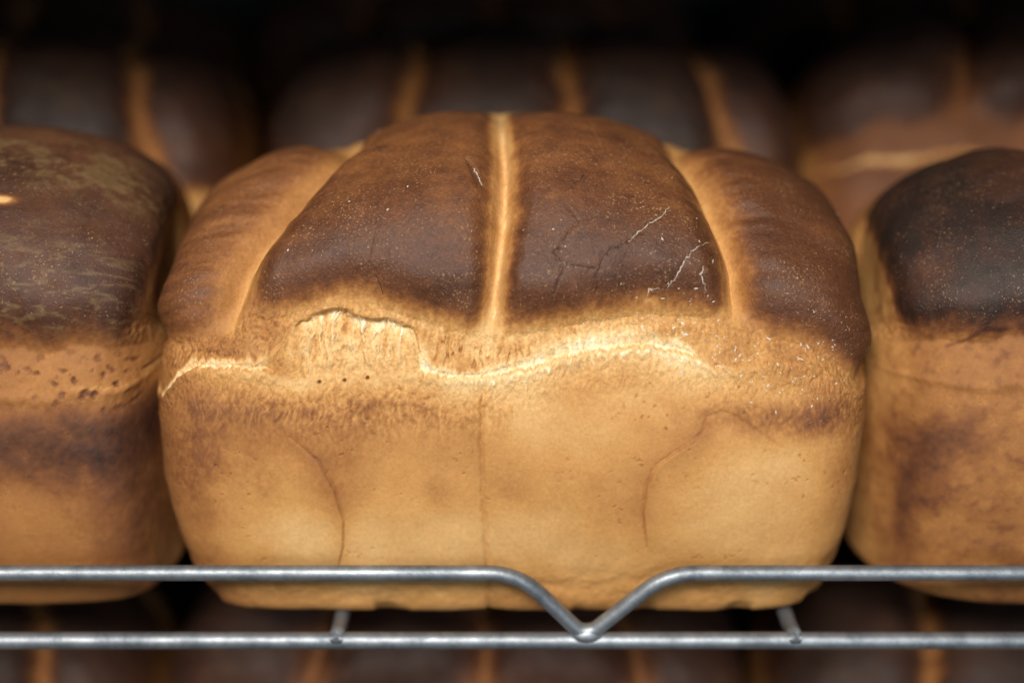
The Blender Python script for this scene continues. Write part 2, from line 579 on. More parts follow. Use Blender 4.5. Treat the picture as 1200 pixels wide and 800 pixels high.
def generic_loaf(name, root, half, res, seed, gx, lean, darkness=0.85, height=1.0, depth=1.0, widths=None, groove_b=0.34,
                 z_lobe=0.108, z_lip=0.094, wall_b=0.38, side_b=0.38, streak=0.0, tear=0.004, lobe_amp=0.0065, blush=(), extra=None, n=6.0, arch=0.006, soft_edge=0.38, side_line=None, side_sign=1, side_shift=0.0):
    L = Loaf(half, res[0], res[1], height, depth, widths, loc=root.location[:], rz=root.rotation_euler[2], n=n, arch=arch)
    X, S = L.Xc, L.S
    wob = fbm(X * 40 + seed, S * 0, S * 0 + seed, 3)
    jag = fbm(X * 260 + seed, S * 0, S * 0 + 2.2 + seed, 4)
    s_lobe = s_front(z_lobe) + wob * 0.006 + jag * 0.0012
    s_lip = s_front(z_lip) + wob * 0.004 + jag * 0.0018
    s_tear = s_lip + np.clip(tear * (0.5 + 1.6 * fbm(X * 18 + seed * 3, S * 0, S * 0 + 9, 2)), 0.0003, 0.012)
    grooves = []
    for k, g in enumerate(gx):
        sw = fbm(S * 30 + seed + k * 7, S * 0, S * 0 + 4, 2) * 0.004
        grooves.append(g * half + (S - S_TOP) * lean[k] + sw)
    f = shape_common(L, grooves, s_lobe, s_lip, s_tear, seed, lobe_amp)
    big, mid, fine, fib = fields(L, seed)
    f['d'] += mid * 0.00022 + fine * 0.00006
    f['d'] += f['tear'] * fib * 0.0006
    topm = sst(-0.05, soft_edge, f['tp'] + 0.08 * mid + 0.16 * fine) * (S > s_lobe - 0.001)
    endf = 1 - sst(0.45, 0.86, L.R)
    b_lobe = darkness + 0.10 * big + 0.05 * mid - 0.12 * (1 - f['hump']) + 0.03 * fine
    b_lobe = b_lobe - 0.30 * streak * sst(0.0, 0.5, fbm(X * 60 + seed, S * 160, X * 0 + 1, 4))
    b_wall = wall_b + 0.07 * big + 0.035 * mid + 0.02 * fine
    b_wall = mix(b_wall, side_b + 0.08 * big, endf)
    if side_line is None:
        topd = topm * (1 - endf * 0.9)
    else:
        c = L.chart(side_line, True); c = c[np.argsort(c[:, 1])]
        ln = blur_x(np.interp(S, c[:, 1], c[:, 0]).T, L.ns // 60).T
        gl = (ln - L.A) * side_sign + 0.0016 * mid + side_shift
        topd = topm * sst(-0.003, 0.0055, gl)
        f['d'] -= 0.0030 * topm * (1 - sst(-0.003, 0.010, gl)) * sst(-0.06, -0.004, gl)
    b = mix(b_wall, b_lobe, topd)
    b = mix(b, groove_b + 0.05 * mid, np.clip(np.exp(-(f['dg'] / 0.0022) ** 2) * 1.0, 0, 1) * sst(-0.006, 0.004, S - s_lobe) * (1 - sst(-0.01, 0.01, S - S_BACK)))
    b = mix(b, 0.10 + 0.12 * np.clip(fib, -1, 1), f['tear'] * 0.8)
    for (px, py, rx, ry, amt) in blush:
        b = b + amt * L.blob(px, py, rx, ry) * (1 + 0.4 * mid + 0.25 * fine)
    if extra: b = extra(L, f, b, big, mid, fine, fib)
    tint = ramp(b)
    if 'olive' in f: tint = mix(tint, np.array([0.150, 0.090, 0.036]) * (1 + 0.3 * fine[..., None]), f['olive'][..., None])
    gloss = np.clip(0.55 * sst(0.55, 0.85, b), 0, 1)
    grain = np.clip(0.25 + 0.4 * sst(0.15, 0.6, np.abs(mid)) + 0.3 * topm, 0, 1)
    speck = np.clip(0.05 + 0.6 * sst(0.55, 0.75, b) * sst(0.2, 0.9, topd), 0, 1)
    f['label'] = labels(f, L, s_lobe)
    finish(L, name, f, tint, gloss, grain, speck, root)
    return L


# ------------------------------------------------------------------ main loaf
FRONT = 0.065
main = empty('bread_loaf', (0, FRONT, 0), 'golden brown block loaf with cracked dark top, in sharp focus', 'loaf', 'loaves along the front of the shelf')


def build_main(root):
    half = 0.1205
    wz = [0, .012, .03, .05, .07, .092, .110, .125, .140, .152, .165]
    wl = [.935, .962, .998, 1.022, 1.022, .998, .985, .965, .92, .86, .78]
    wr = [.935, .962, .998, 1.020, 1.022, 1.008, .995, .980, .94, .88, .80]
    L = Loaf(half, 980, 800, 0.968, 1.0, (wz, wl, wr), loc=root.location[:], n=9.0, arch=0.013)
    X, S = L.Xc, L.S
    big, mid, fine, fib = fields(L, 1)
    jag = fbm(X * 300, S * 0, S * 0 + 1.2, 4)
    jag2 = fbm(X * 300, S * 0, S * 0 + 7.7, 4)
    gL = L.line_s([(404, 172), (378, 193), (347, 223), (319, 258), (299, 290), (286, 322), (278, 350), (270, 385), (262, 430)])
    gM = L.line_s([(586, 148), (592, 200), (590, 260), (583, 320), (575, 380), (566, 440), (563, 520), (570, 640)])
    gR = L.line_s([(800, 170), (828, 210), (848, 260), (859, 310), (862, 360), (858, 395), (850, 440)])
    s_lobe = L.line_x([(190, 398), (240, 402), (272, 396), (290, 368), (322, 374), (345, 369), (375, 360), (405, 356), (440, 362), (470, 370), (500, 380),
                       (540, 391), (575, 398), (620, 392), (680, 381), (750, 370), (820, 372), (850, 382), (875, 388), (920, 400), (970, 415), (1012, 440)])
    s_lobe = s_lobe + jag2 * 0.0007
    s_lip = L.line_x([(188, 455), (207, 442), (225, 432), (280, 432), (310, 436), (350, 445), (400, 441), (430, 441), (490, 436), (515, 442),
                      (555, 443), (585, 440), (620, 433), (660, 420), (700, 412), (760, 406), (810, 416), (835, 430), (870, 427), (900, 424), (960, 426), (1012, 455)])
    s_tear = L.line_x([(188, 452), (207, 438), (222, 422), (300, 425), (322, 412), (334, 398), (343, 383), (352, 376), (375, 366), (405, 361), (450, 372), (484, 386), (491, 412), (505, 428),
                       (520, 434), (560, 436), (580, 430), (620, 418), (660, 401), (700, 393), (760, 391), (800, 404), (830, 425), (870, 425), (960, 424), (1012, 452)])
    s_lip = s_lip + jag * 0.0016 + 0.0010 * fbm(X * 800, S * 0, S * 0 + 3.1, 3)
    s_tear = np.maximum(s_tear + jag2 * 0.0012 + 0.0034 * fbm(X * 85, S * 0, S * 0 + 4.4, 4) * sst(0.004, 0.010, s_tear - s_lip), s_lip + 0.0002)
    (xl, _), (xr, _) = L.chart([(322, 440), (503, 430)])
    edge = 0.0022 * fbm(S * 150, X * 60, S * 0 + 7, 3)
    lat = sst(xl, xl + 0.014, X + 2 * edge) * (1 - sst(xr - 0.010, xr, X + edge))
    f = shape_common(L, [gL, gM, gR], s_lobe, s_lip, s_tear, 1, lat, lobe_amp=0.0055, pillow=0.0062, gscale=lambda lb, g: np.where(g == 1, 2.5, np.where(lb == 1, 1.8, np.where(lb == 2, 1.9, np.where(lb == 0, 0.85, 1.3)))), heights=[-0.0012, 0.0002, 0.0002, -0.0012], groove_w=0.0026, tear_depth=0.0034)
    d = f['d']
    tpc = np.clip(1 - np.sqrt((1 - np.clip(f['tg'] * 1.25, 0, 1)) ** 2 + (1 - np.clip(f['tl'] * 1.55, 0, 1)) ** 2), 0, 1)
    topm = sst(-0.05, 0.88, tpc + 0.05 * mid + 0.12 * fine + 0.05 * big) * (S > s_lobe - 0.001)
    wall = 1 - sst(-0.002, 0.002, S - s_lip)
    wall_in = wall * sst(-0.006, 0.004, S)
    wide = f['soft'] * lat
    # curly torn fibres
    wx = X + 0.0016 * fbm(X * 130, S * 130, S * 0 + 21, 2); ws = S + 0.0016 * fbm(X * 130, S * 130, S * 0 + 31, 2)
    grass = fbm(wx * 820, ws * 340, S * 0 + 2.2, 4)
    strand = fbm(wx * 560, ws * 95, S * 0 + 4.2, 4)
    clump = fbm(wx * 150, ws * 90, S * 0 + 6.2, 3)
    left_m = sst(-0.066, -0.080, X)
    # relief
    d += mid * 0.00012 + fine * 0.00004
    d += f['tear'] * (fib * 0.0004 * (1 - wide) * (1 - lat)) + wide * (strand * 0.0012 + clump * 0.0018 + grass * 0.0008)
    shred = sst(-0.016, -0.004, S - s_lobe) * (1 - sst(-0.001, 0.004, S - s_lobe)) * (1 - f['tear'])      # rough band under the humps
    d += shred * (grass * 0.00035 + mid * 0.0006 + left_m * (grass * 0.0006 + clump * 0.0008))
    under = np.exp(-((S - s_lip + 0.006) / 0.008) ** 2) * wall
    d += under * (grass * 0.00045 + mid * 0.0005)
    # wrinkled skin on the humps
    wr_ = np.abs(fbm(L.V[..., 0] * 150, L.V[..., 1] * 150, L.V[..., 2] * 150, 3))
    d -= topm * np.exp(-(wr_ / 0.05) ** 2) * 0.00006
    # seam of the two dough pieces, down the wall
    dseam = np.abs(X - gM - 0.0005 * fbm(S * 160, S * 0, S * 0, 3))
    d -= wall * (np.exp(-(dseam / 0.0009) ** 2) * 0.0007 + np.exp(-(dseam / 0.010) ** 2) * 0.0007)
    # folds pressed into the wall
    folds = [[(340, 512), (372, 540), (392, 575), (404, 610), (403, 640), (398, 662)],
             [(845, 482), (828, 488), (822, 505), (812, 517), (790, 530), (770, 545), (757, 568), (753, 600), (757, 640)],
             [(845, 482), (862, 488), (890, 505), (914, 524)], [(600, 0), (600, 1)]]
    dfo = np.full(X.shape, 1.0)
    for fo in folds[:3]:
        dd = L.dist(fo); dfo = np.minimum(dfo, dd)
    fade = 0.4 + 0.6 * sst(-0.3, 0.3, big)
    d -= wall * fade * (np.exp(-(dfo / 0.0006) ** 2) * 0.00030)
    for pts, sg in (([(372, 540), (392, 575), (404, 610), (403, 640), (398, 662)], -1), ([(820, 508), (790, 530), (770, 545), (757, 568), (753, 600), (757, 640)], 1)):
        c = L.chart(pts)
        side = sg * (X - L.line_s(pts))
        win = sst(c[:, 1].min() - 0.004, c[:, 1].min() + 0.006, S) * (1 - sst(c[:, 1].max() - 0.006, c[:, 1].max() + 0.004, S))
        d += wall * win * 0.0008 * sst(-0.0004, 0.0008, side) * np.exp(-np.clip(side, 0, 1) / 0.014)
    d += wall * L.blob(860, 580, 0.026, 0.026) * 0.0012 - wall * L.blob(300, 580, 0.02, 0.03) * 0.0010
    # dents and pores in the wall
    pore = sst(0.50, 0.70, fbm(L.V[..., 0] * 430 + 5, L.V[..., 1] * 430, L.V[..., 2] * 430, 2)) * sst(0.0, 0.5, fbm(L.V[..., 0] * 45 + 5, L.V[..., 1] * 45, L.V[..., 2] * 45, 3) + 0.15)
    d -= wall_in * pore * 0.00025
    low = np.exp(-((S - 0.010) / 0.008) ** 2)
    d += wall * low * mid * 0.0009
    d -= sst(0.1, 0.6, fbm(X * 55, S * 0, S * 0 + 3, 3)) * np.exp(-((S + 0.002) / 0.004) ** 2) * 0.0022    # ragged bottom edge
    # cracks in the dark crust
    cr_dark = [[(770, 258), (745, 283), (728, 293), (714, 297), (705, 306), (699, 322), (696, 345)], [(696, 318), (660, 313), (655, 327), (648, 345)],
               [(660, 313), (648, 302), (658, 287), (676, 266)], [(684, 220), (668, 232)], [(546, 203), (552, 209), (556, 218)], [(440, 318), (446, 332), (450, 345)], [(662, 250), (672, 262)]]
    cr_pale = [[(782, 251), (772, 264), (758, 270), (744, 282), (733, 290)], [(832, 284), (806, 301), (799, 312), (788, 330), (780, 338)],
               [(757, 352), (760, 339), (772, 338)], [(556, 213), (561, 221), (565, 227)], [(822, 315), (818, 325), (826, 340)]]

    def crack(ls):
        dd = np.full(X.shape, 1.0)
        for l in ls:
            c = L.chart(l)
            # roughen the drawn line
            q = np.linspace(0, len(c) - 1, (len(c) - 1) * 5 + 1)
            cx = np.interp(q, np.arange(len(c)), c[:, 0]); cs = np.interp(q, np.arange(len(c)), c[:, 1])
            r = np.random.RandomState(len(l))
            cx[1:-1] += r.normal(0, 0.00035, len(q) - 2); cs[1:-1] += r.normal(0, 0.0005, len(q) - 2)
            dd = np.minimum(dd, L.dist(np.stack([cx, cs], 1), True, 0.004))
        return dd
    dk, dp = crack(cr_dark), crack(cr_pale)
    d -= (np.exp(-(dk / 0.0005) ** 2) + np.exp(-(dp / 0.0005) ** 2)) * 0.00025
    L.cracks = (cr_dark, cr_pale)
    # a small nick and a scab on the left hump
    nick = L.dist([(549, 206), (554, 214), (560, 226)])
    d -= np.exp(-(nick / 0.0012) ** 2) * 0.0005
    scab = L.dist([(461, 163), (455, 170), (447, 181), (432, 195), (424, 201)])
    scabm = np.exp(-(scab / 0.0022) ** 2) * sst(-0.2, 0.3, mid)
    d += scabm * (0.0004 + 0.0012 * np.clip(fine, -1, 1))

    # ---- browning, and falloff of light at the wall edges
    b_l = 0.70 + 0.07 * big + 0.05 * mid + 0.03 * fine
    b_l = b_l - 0.05 * sst(-0.5, 0.6, fbm(X * 70, S * 200, S * 0 + 8, 3))
    b_l = b_l + 0.08 * np.exp(-((S - s_lobe - 0.018) / 0.012) ** 2)
    b_l = np.where(f['lobe'] == 2, b_l + 0.035, b_l)
    st = fbm(X * 60, S * 220, S * 0 + 2, 4)
    b_l = np.where(f['lobe'] == 0, 0.665 + 0.11 * st + 0.07 * big + 0.02 * fine, b_l)
    b_l = np.where(f['lobe'] == 3, 0.76 + 0.06 * st + 0.06 * big, b_l)
    b_l = b_l - 0.03 * sst(0.03, 0.07, S - s_lobe) + 0.05 * np.exp(-(wr_ / 0.03) ** 2) * sst(0.0, 0.4, big)
    b_w = 0.350 + 0.055 * big + 0.15 * fbm(L.V[..., 0] * 14 + 2, L.V[..., 1] * 14, L.V[..., 2] * 14, 2) + 0.030 * mid + 0.012 * fine
    b_w += (0.06 + 0.14 * grass) * np.exp(-((S - s_lip + 0.012) / 0.010) ** 2) * (0.35 + 0.65 * (X < gM + 0.01)) * sst(-0.115, -0.09, X)
    b_w += 0.05 * np.exp(-((S - s_lip + 0.020) / 0.009) ** 2) * (X < gM) * sst(-0.11, -0.08, X)
    lipx = sst(-0.028, -0.018, X) * (1 - sst(0.055, 0.075, X)) + 0.55 * sst(-0.112, -0.104, X) * (1 - sst(-0.085, -0.07, X)) + 0.45 * sst(-0.078, -0.068, X) * (1 - sst(-0.03, -0.022, X)) * sst(-0.5, 0.3, clump)
    b_w -= (0.03 + 0.20 * lipx) * np.exp(-np.clip(s_lip - S - 0.0015 * grass, 0, 1) / 0.0055) * (1 + 0.9 * grass)
    for (px, py, rx, ry, amt) in [(242, 528, .010, .012, .09), (230, 600, .012, .03, .05), (512, 580, .004, .005, .10), (390, 545, .010, .02, .05),
                                  (950, 497, .018, .006, .17), (905, 485, .022, .005, .10), (975, 475, .012, .010, .06), (985, 560, .008, .02, .07), (330, 480, .04, .006, .07), (450, 475, .03, .006, .05), (215, 520, .012, .03, .06), (640, 600, .03, .02, -.04),
                                  (500, 640, .04, .014, -.02), (890, 600, .03, .03, -.03), (640, 500, .04, .014, -.02), (800, 500, .012, .008, .05),
                                  (600, 575, .006, .008, .06), (350, 625, .014, .010, -.07), (740, 655, .03, .010, -.02), (305, 570, .006, .02, .06)]:
        b_w += 1.1 * amt * L.blob(px, py, rx, ry) * np.clip(1 + 0.3 * mid + 0.3 * fine + 0.5 * grass, 0.2, 2)
    b_w += 0.06 * np.exp(-(dfo / 0.0006) ** 2) * fade * sst(-0.5, 0.3, mid) + 0.05 * np.exp(-(dfo / 0.004) ** 2) * fade
    b_w += 0.045 * np.exp(-(dseam / 0.0005) ** 2) * wall * sst(-0.6, 0.1, fbm(S * 220, S * 0, S * 0 + 5, 2)) + 0.02 * np.exp(-(dseam / 0.005) ** 2)
    b_w += pore * 0.10
    b_w += 0.05 * np.exp(-((S - 0.004) / 0.014) ** 2)  # darker bottom edge: shading put into the wall colour
    b_w += 0.09 * sst(0.72, 1.0, np.abs(X) / L.half)  # darker towards both ends: light falloff put into the colour
    b_w -= 0.05 * L.blob(620, 470, .022, .014) + 0.05 * L.blob(360, 625, .02, .012)
    b_w += 0.06 * L.blob(330, 520, .04, .012) + 0.05 * L.blob(470, 560, .03, .02) + 0.04 * L.blob(620, 560, .012, .02)
    # band between lip and humps
    b_s = 0.33 + 0.06 * mid + 0.05 * fib + 0.03 * fine
    b_s = mix(b_s, 0.43 + 0.08 * mid, np.clip(sst(0.045, 0.085, X) + 0.75 * sst(-0.068, -0.088, X), 0, 1))
    b_s = b_s + 0.06 * left_m + 0.12 * sst(0.15, 0.5, grass) * left_m + 0.07 * grass * (1 - left_m) + 0.05 * clump
    vcr = np.abs(fbm(wx * 330, ws * 60, S * 0 + 9.9, 2))
    vz = sst(-0.0, 0.003, S - s_lip) * (1 - sst(-0.006, -0.001, S - s_lobe)) * (1 - sst(0.0, 0.01, X)) * sst(-0.03, -0.02, X)
    b_s = b_s + 0.25 * np.exp(-(vcr / 0.05) ** 2) * vz
    d -= 0.0009 * np.exp(-(vcr / 0.06) ** 2) * vz * (1 - f['tear'])
    band = sst(-0.0015, 0.001, S - s_lip)
    b = mix(b_w, b_s, band)
    b = mix(b, b_l, topm)
    near = np.minimum.reduce([np.abs(X - gL), np.abs(X - gM), np.abs(X - gR)])
    gl = np.minimum.reduce([np.abs(X - gL) / 0.0028, np.abs(X - gM) / 0.0030, np.abs(X - gR) / 0.0026]) * (1 + 0.4 * fbm(S * 70, X * 30, X * 0 + 2, 3))
    gm = np.exp(-gl ** 2) * sst(-0.004, 0.004, S - s_lobe) * (1 - sst(0.0, 0.02, S - S_BACK))
    # golden side of the left groove is wide
    gw = np.exp(-((X - gL + 0.004) / 0.006) ** 2) * sst(0.0, 0.006, S - s_lobe)
    b = mix(b, 0.44, np.clip(gw * 0.75, 0, 1) * (f['lobe'] == 0))
    b = mix(b, np.where(np.abs(X - gM) < 0.02, 0.28, 0.36) + 0.05 * fib + 0.03 * mid, np.clip(gm * 1.0, 0, 1))
    pl_ = np.exp(-((X - gM - 0.0006 - 0.0005 * fbm(S * 120, S * 0, S * 0 + 3, 3)) / 0.00035) ** 2) * sst(-0.2, 0.3, fbm(S * 150, S * 0, S * 0 + 13, 3)) * (S > s_lobe - 0.006)
    b = mix(b, 0.08, 0.7 * pl_)
    fan = np.exp(-((X - gM) / 0.010) ** 2) * np.exp(-((S - s_lobe + 0.003) / 0.008) ** 2)
    b -= 0.06 * fan
    cfib = np.clip(fib, -1, 1)
    q = S - s_lip + 0.0010 * cfib + 0.0006 * mid
    slit = sst(-0.0008, 0.0008, q) * (1 - sst(0.5, 1.9, (q + 0.0008 * clump) / np.maximum(f['tw'], 0.0018))) * sst(0.0003, 0.0018, f['tw']) * (1 - sst(0.006, 0.011, f['tw']))
    slit *= np.where(X > 0.06, 1 - sst(0.055, 0.072, X), 1.0)
    slit *= np.where(X < 0.5 * (xl + xr), 1 - sst(xl - 0.008, xl + 0.003, X + 0.003 * clump), 1.0) * (0.75 + 0.25 * sst(-0.4, 0.2, clump))
    b = mix(b, 0.06 + 0.06 * cfib + 0.05 * mid, slit * 0.95)
    rin = np.clip((S - s_lip) / np.maximum(f['tw'], 1e-4), 0, 1)
    top_e = np.exp(-((S - s_tear + 0.0022) / 0.0024) ** 2)
    bw = 0.21 - 0.14 * strand + 0.08 * sst(0.1, 0.5, -clump) - 0.06 * grass - 0.15 * top_e + 0.10 * sst(0.15, 0.5, -strand)
    b = mix(b, bw, wide * 0.92)
    # right end: the lip is closed and brown
    b = mix(b, 0.46 + 0.10 * mid + 0.05 * cfib, 0.6 * np.exp(-((X - 0.092) / 0.02) ** 2) * np.exp(-((S - s_lip) / 0.008) ** 2))
    b += 0.06 * np.exp(-(nick / 0.0010) ** 2)
    b += scabm * 0.10
    holes = np.zeros_like(b)
    for (px, py) in [(374, 448), (404, 446), (430, 443)]:
        (hx, hs), = L.chart([(px, py)])
        h = np.exp(-(((X - hx) ** 2 + (S - hs) ** 2) / 0.0005 ** 2))
        holes = np.maximum(holes, h)
    d -= holes * 0.0012
    b = mix(b, 0.98, holes)
    tint = ramp(b)
    gloss = np.clip(0.12 + sst(0.5, 0.85, b), 0, 1)
    grain = np.clip(0.42 + 0.35 * topm + 0.5 * shred + 0.5 * f['tear'] + 0.35 * under - 0.12 * wall, 0, 1)
    speck = np.clip(0.12 + 0.85 * sst(0.5, 0.72, b) + 0.3 * shred, 0, 1)
    f['label'] = labels(f, L, s_lobe)
    finish(L, 'main', f, tint, gloss, grain, speck, root, {2: 'streaked light brown end hump', 3: 'dark brown hump with small nick', 4: 'darkest hump with pale hairline cracks', 5: 'plain brown end hump'})
    return L


ML = build_main(main)


def ribbon_cracks(L, root):
    xi, sj = L.Xc[:, 0], L.S[0, :]

    def surf(x, q):
        fi = np.interp(x, xi, np.arange(L.nx)); o = np.argsort(sj)
        fj = np.interp(q, sj[o], np.arange(L.ns))
        i, j = int(min(fi, L.nx - 2)), int(min(fj, L.ns - 2))
        u, v = fi - i, fj - j
        jj = o[j]; j2 = o[j + 1]
        f = lambda A: (A[i, jj] * (1 - u) + A[i + 1, jj] * u) * (1 - v) + (A[i, j2] * (1 - u) + A[i + 1, j2] * u) * v
        return f(L.Vd), f(L.Nd)
    r = np.random.RandomState(11)
    for ls, mat, w0, lab in ((L.cracks[0], CRACK_BLACK, 0.00032, 'fine black crack in the dark crust'), (L.cracks[1], FLOUR, 0.00030, 'pale hairline crack in the dark crust')):
        for l in ls:
            c = L.chart(l)
            q = np.linspace(0, len(c) - 1, (len(c) - 1) * 7 + 1)
            cx = np.interp(q, np.arange(len(c)), c[:, 0]); cs = np.interp(q, np.arange(len(c)), c[:, 1])
            n = len(q)
            cx[1:-1] += r.normal(0, 0.00016, n - 2); cs[1:-1] += r.normal(0, 0.00022, n - 2)
            w = w0 * (0.25 + 1.1 * r.rand(n)) * np.sin(np.linspace(0.25, math.pi - 0.12, n)) ** 0.5
            V, F = [], []
            P = [surf(a, b_) for a, b_ in zip(cx, cs)]
            for k in range(n):
                t = P[min(k + 1, n - 1)][0] - P[max(k - 1, 0)][0]
                sd = np.cross(t, P[k][1]); sd /= np.linalg.norm(sd) + 1e-9
                p = P[k][0]; nn = P[k][1]
                V += [p - sd * w[k] - nn * 0.0002, p + nn * 0.00016, p + sd * w[k] - nn * 0.0002]
            for k in range(n - 1):
                F += [(3 * k, 3 * k + 1, 3 * k + 4, 3 * k + 3), (3 * k + 1, 3 * k + 2, 3 * k + 5, 3 * k + 4)]
            o = link('crust_crack', mesh_from('crust_crack', np.array(V), np.array(F), mat), root)
            o['label'] = lab


ribbon_cracks(ML, main)


# loose flour flakes on the main loaf's right shoulder
def flakes(L, root):
    r = np.random.RandomState(3)
    px, py = project(L.world(L.Vd))
    spots = []
    for (cx, cy, sx, sy, n) in [(770, 385, 30, 6, 26), (850, 415, 14, 12, 20), (950, 405, 24, 8, 22), (875, 440, 28, 8, 34), (960, 450, 16, 14, 16), (905, 465, 30, 8, 14),
                                (970, 372, 16, 6, 8), (725, 400, 40, 8, 12), (820, 350, 26, 20, 10), (640, 225, 150, 40, 10), (800, 300, 40, 30, 10), (430, 230, 60, 40, 8)]:
        for _ in range(2 * n): spots.append((cx + r.normal() * sx, cy + r.normal() * sy))
    face = np.sum(L.Nd * (CAM - L.world(L.Vd)), -1) > 0
    pxm = np.where(face, px, 1e6)
    V, F = [], []
    for (a, b) in spots:
        i = np.argmin((pxm - a) ** 2 + (py - b) ** 2)
        p = L.Vd.reshape(-1, 3)[i]; n = L.Nd.reshape(-1, 3)[i]
        t = np.cross(n, r.normal(size=3)); t /= np.linalg.norm(t); u = np.cross(n, t)
        big = r.rand() ** 3
        l, w, h = 0.00018 + 0.0011 * big, 0.00010 + 0.00045 * big, 0.0002
        base = len(V)
        m = 5
        for k in range(m):
            q = 2 * math.pi * k / m + r.rand() * 0.8
            V.append(p + t * l * math.cos(q) * (0.6 + 0.6 * r.rand()) + u * w * math.sin(q) * (0.6 + 0.6 * r.rand()) - n * 0.0001)
        V.append(p + n * h + t * l * 0.3 * r.normal())
        for k in range(m): F.append((base + k, base + (k + 1) % m, base + m))
    me = mesh_from('flour_flakes', np.array(V), np.array(F), FLOUR)
    o = link('flour_flake', me, root)
    o['kind'] = 'stuff'


flakes(ML, main)

# ------------------------------------------------------------------ neighbours in the front row
GF = 'loaves along the front of the shelf'
left = empty('bread_loaf', (-0.2420, FRONT + 0.004, 0), 'loaf cut off by the left edge with mottled yellowish patches on its dark crust', 'loaf', GF)


def left_extra(L, f, b, big, mid, fine, fib):
    X, S = L.Xc, L.S
    fl = fbm(X * 70 + 4, S * 150, X * 0 + 6, 5)
    zone = L.blob(60, 195, .050, .014) + L.blob(140, 230, .022, .010) + 0.8 * L.blob(10, 205, .03, .01)
    f['olive'] = np.clip(sst(-0.35, 0.65, fl + 0.5 * fine) * zone * 0.8, 0, 0.65)
    f['d'] += f['olive'] * (0.0005 + 0.0006 * mid)
    b = mix(b, 0.24, np.clip(L.blob(4, 248, .0045, .0016) * 1.5, 0, 1))
    wsp = np.abs(fbm(X * 38 + 14, S * 170, X * 0 + 2, 4))
    zone2 = L.blob(40, 320, .05, .016) + L.blob(60, 370, .04, .01)
    f['olive'] = np.maximum(f['olive'], np.clip(np.exp(-(wsp / 0.05) ** 2) * zone2 * 0.6, 0, 1))
    # coarse granular band under the crust
    g = L.blob(60, 440, .055, .008) + L.blob(150, 455, .02, .006)
    pits = sst(0.15, 0.45, fbm(X * 230, S * 230, X * 0 + 1, 3))
    f['d'] -= g * (pits * 0.0009 - 0.0006 * mid)
    b = b + g * (0.22 * pits - 0.04)
    # brown band on the wall
    return b


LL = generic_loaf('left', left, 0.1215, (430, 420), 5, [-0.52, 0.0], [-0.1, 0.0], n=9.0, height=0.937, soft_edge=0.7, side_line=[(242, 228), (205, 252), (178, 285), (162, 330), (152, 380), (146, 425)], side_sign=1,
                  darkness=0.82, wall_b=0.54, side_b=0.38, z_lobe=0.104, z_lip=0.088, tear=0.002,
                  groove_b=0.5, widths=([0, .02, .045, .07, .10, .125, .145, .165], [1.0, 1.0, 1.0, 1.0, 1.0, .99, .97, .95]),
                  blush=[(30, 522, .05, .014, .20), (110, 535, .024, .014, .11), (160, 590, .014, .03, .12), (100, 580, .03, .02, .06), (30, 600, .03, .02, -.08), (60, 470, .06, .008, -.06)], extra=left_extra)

right = empty('bread_loaf', (0.2450, FRONT + 0.003, 0), 'loaf cut off by the right edge with a nearly black crust and purplish wall', 'loaf', GF)


def right_extra(L, f, b, big, mid, fine, fib):
    X, S = L.Xc, L.S
    dfo = L.dist([(1180, 385), (1150, 388), (1135, 398), (1110, 405)])
    st = sst(0.0, 0.4, fbm(L.A * 260, S * 40, X * 0 + 3, 3))
    b = b - 0.10 * L.blob(1046, 345, .02, .016) * st
    b = b + 0.05 * mid + 0.06 * sst(0.1, 0.5, fbm(L.V[..., 0] * 230, L.V[..., 1] * 230, L.V[..., 2] * 230, 3)) * (b < 0.7)
    return b + 0.15 * np.exp(-(dfo / 0.0008) ** 2)


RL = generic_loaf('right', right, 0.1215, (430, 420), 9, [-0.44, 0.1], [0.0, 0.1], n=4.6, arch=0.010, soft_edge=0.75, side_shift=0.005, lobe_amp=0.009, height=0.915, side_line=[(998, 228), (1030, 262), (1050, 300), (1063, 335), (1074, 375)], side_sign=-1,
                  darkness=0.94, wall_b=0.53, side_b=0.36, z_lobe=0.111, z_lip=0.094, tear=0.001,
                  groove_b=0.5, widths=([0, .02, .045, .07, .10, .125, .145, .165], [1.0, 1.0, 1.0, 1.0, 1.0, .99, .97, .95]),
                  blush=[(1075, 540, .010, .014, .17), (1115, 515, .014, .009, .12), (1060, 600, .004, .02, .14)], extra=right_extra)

# ------------------------------------------------------------------ rows behind and the shelf below
GB = 'loaves standing in the rows behind'
GL = 'loaves on the shelf below'


def copy_loaf(src, loc, label, group, rz=0.0):
    o = src.copy(); scene.collection.objects.link(o)
    o.location = loc; o.rotation_euler = (0, 0, rz)
    o['label'] = label; o['group'] = group
    for ch in src.children:
        c = ch.copy(); scene.collection.objects.link(c); c.parent = o
    return o


P = 0.146
back = empty('bread_loaf', (0.010, FRONT + P, 0), 'blurred dark loaf directly behind the cracked loaf, with three golden grooves', 'loaf', GB)
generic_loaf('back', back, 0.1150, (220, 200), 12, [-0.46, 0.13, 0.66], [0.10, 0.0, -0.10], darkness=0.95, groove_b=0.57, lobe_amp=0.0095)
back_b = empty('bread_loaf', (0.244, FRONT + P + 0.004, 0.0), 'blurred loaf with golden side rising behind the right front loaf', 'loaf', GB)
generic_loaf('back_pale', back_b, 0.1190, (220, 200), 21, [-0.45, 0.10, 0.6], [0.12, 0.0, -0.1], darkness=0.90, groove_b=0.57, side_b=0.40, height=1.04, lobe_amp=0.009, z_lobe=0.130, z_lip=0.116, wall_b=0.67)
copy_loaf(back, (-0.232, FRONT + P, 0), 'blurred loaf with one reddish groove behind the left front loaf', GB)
copy_loaf(back_b, (-0.02, FRONT + 2 * P, 0), 'middle loaf of the last row, hardly showing in the dark at the top edge', GB)
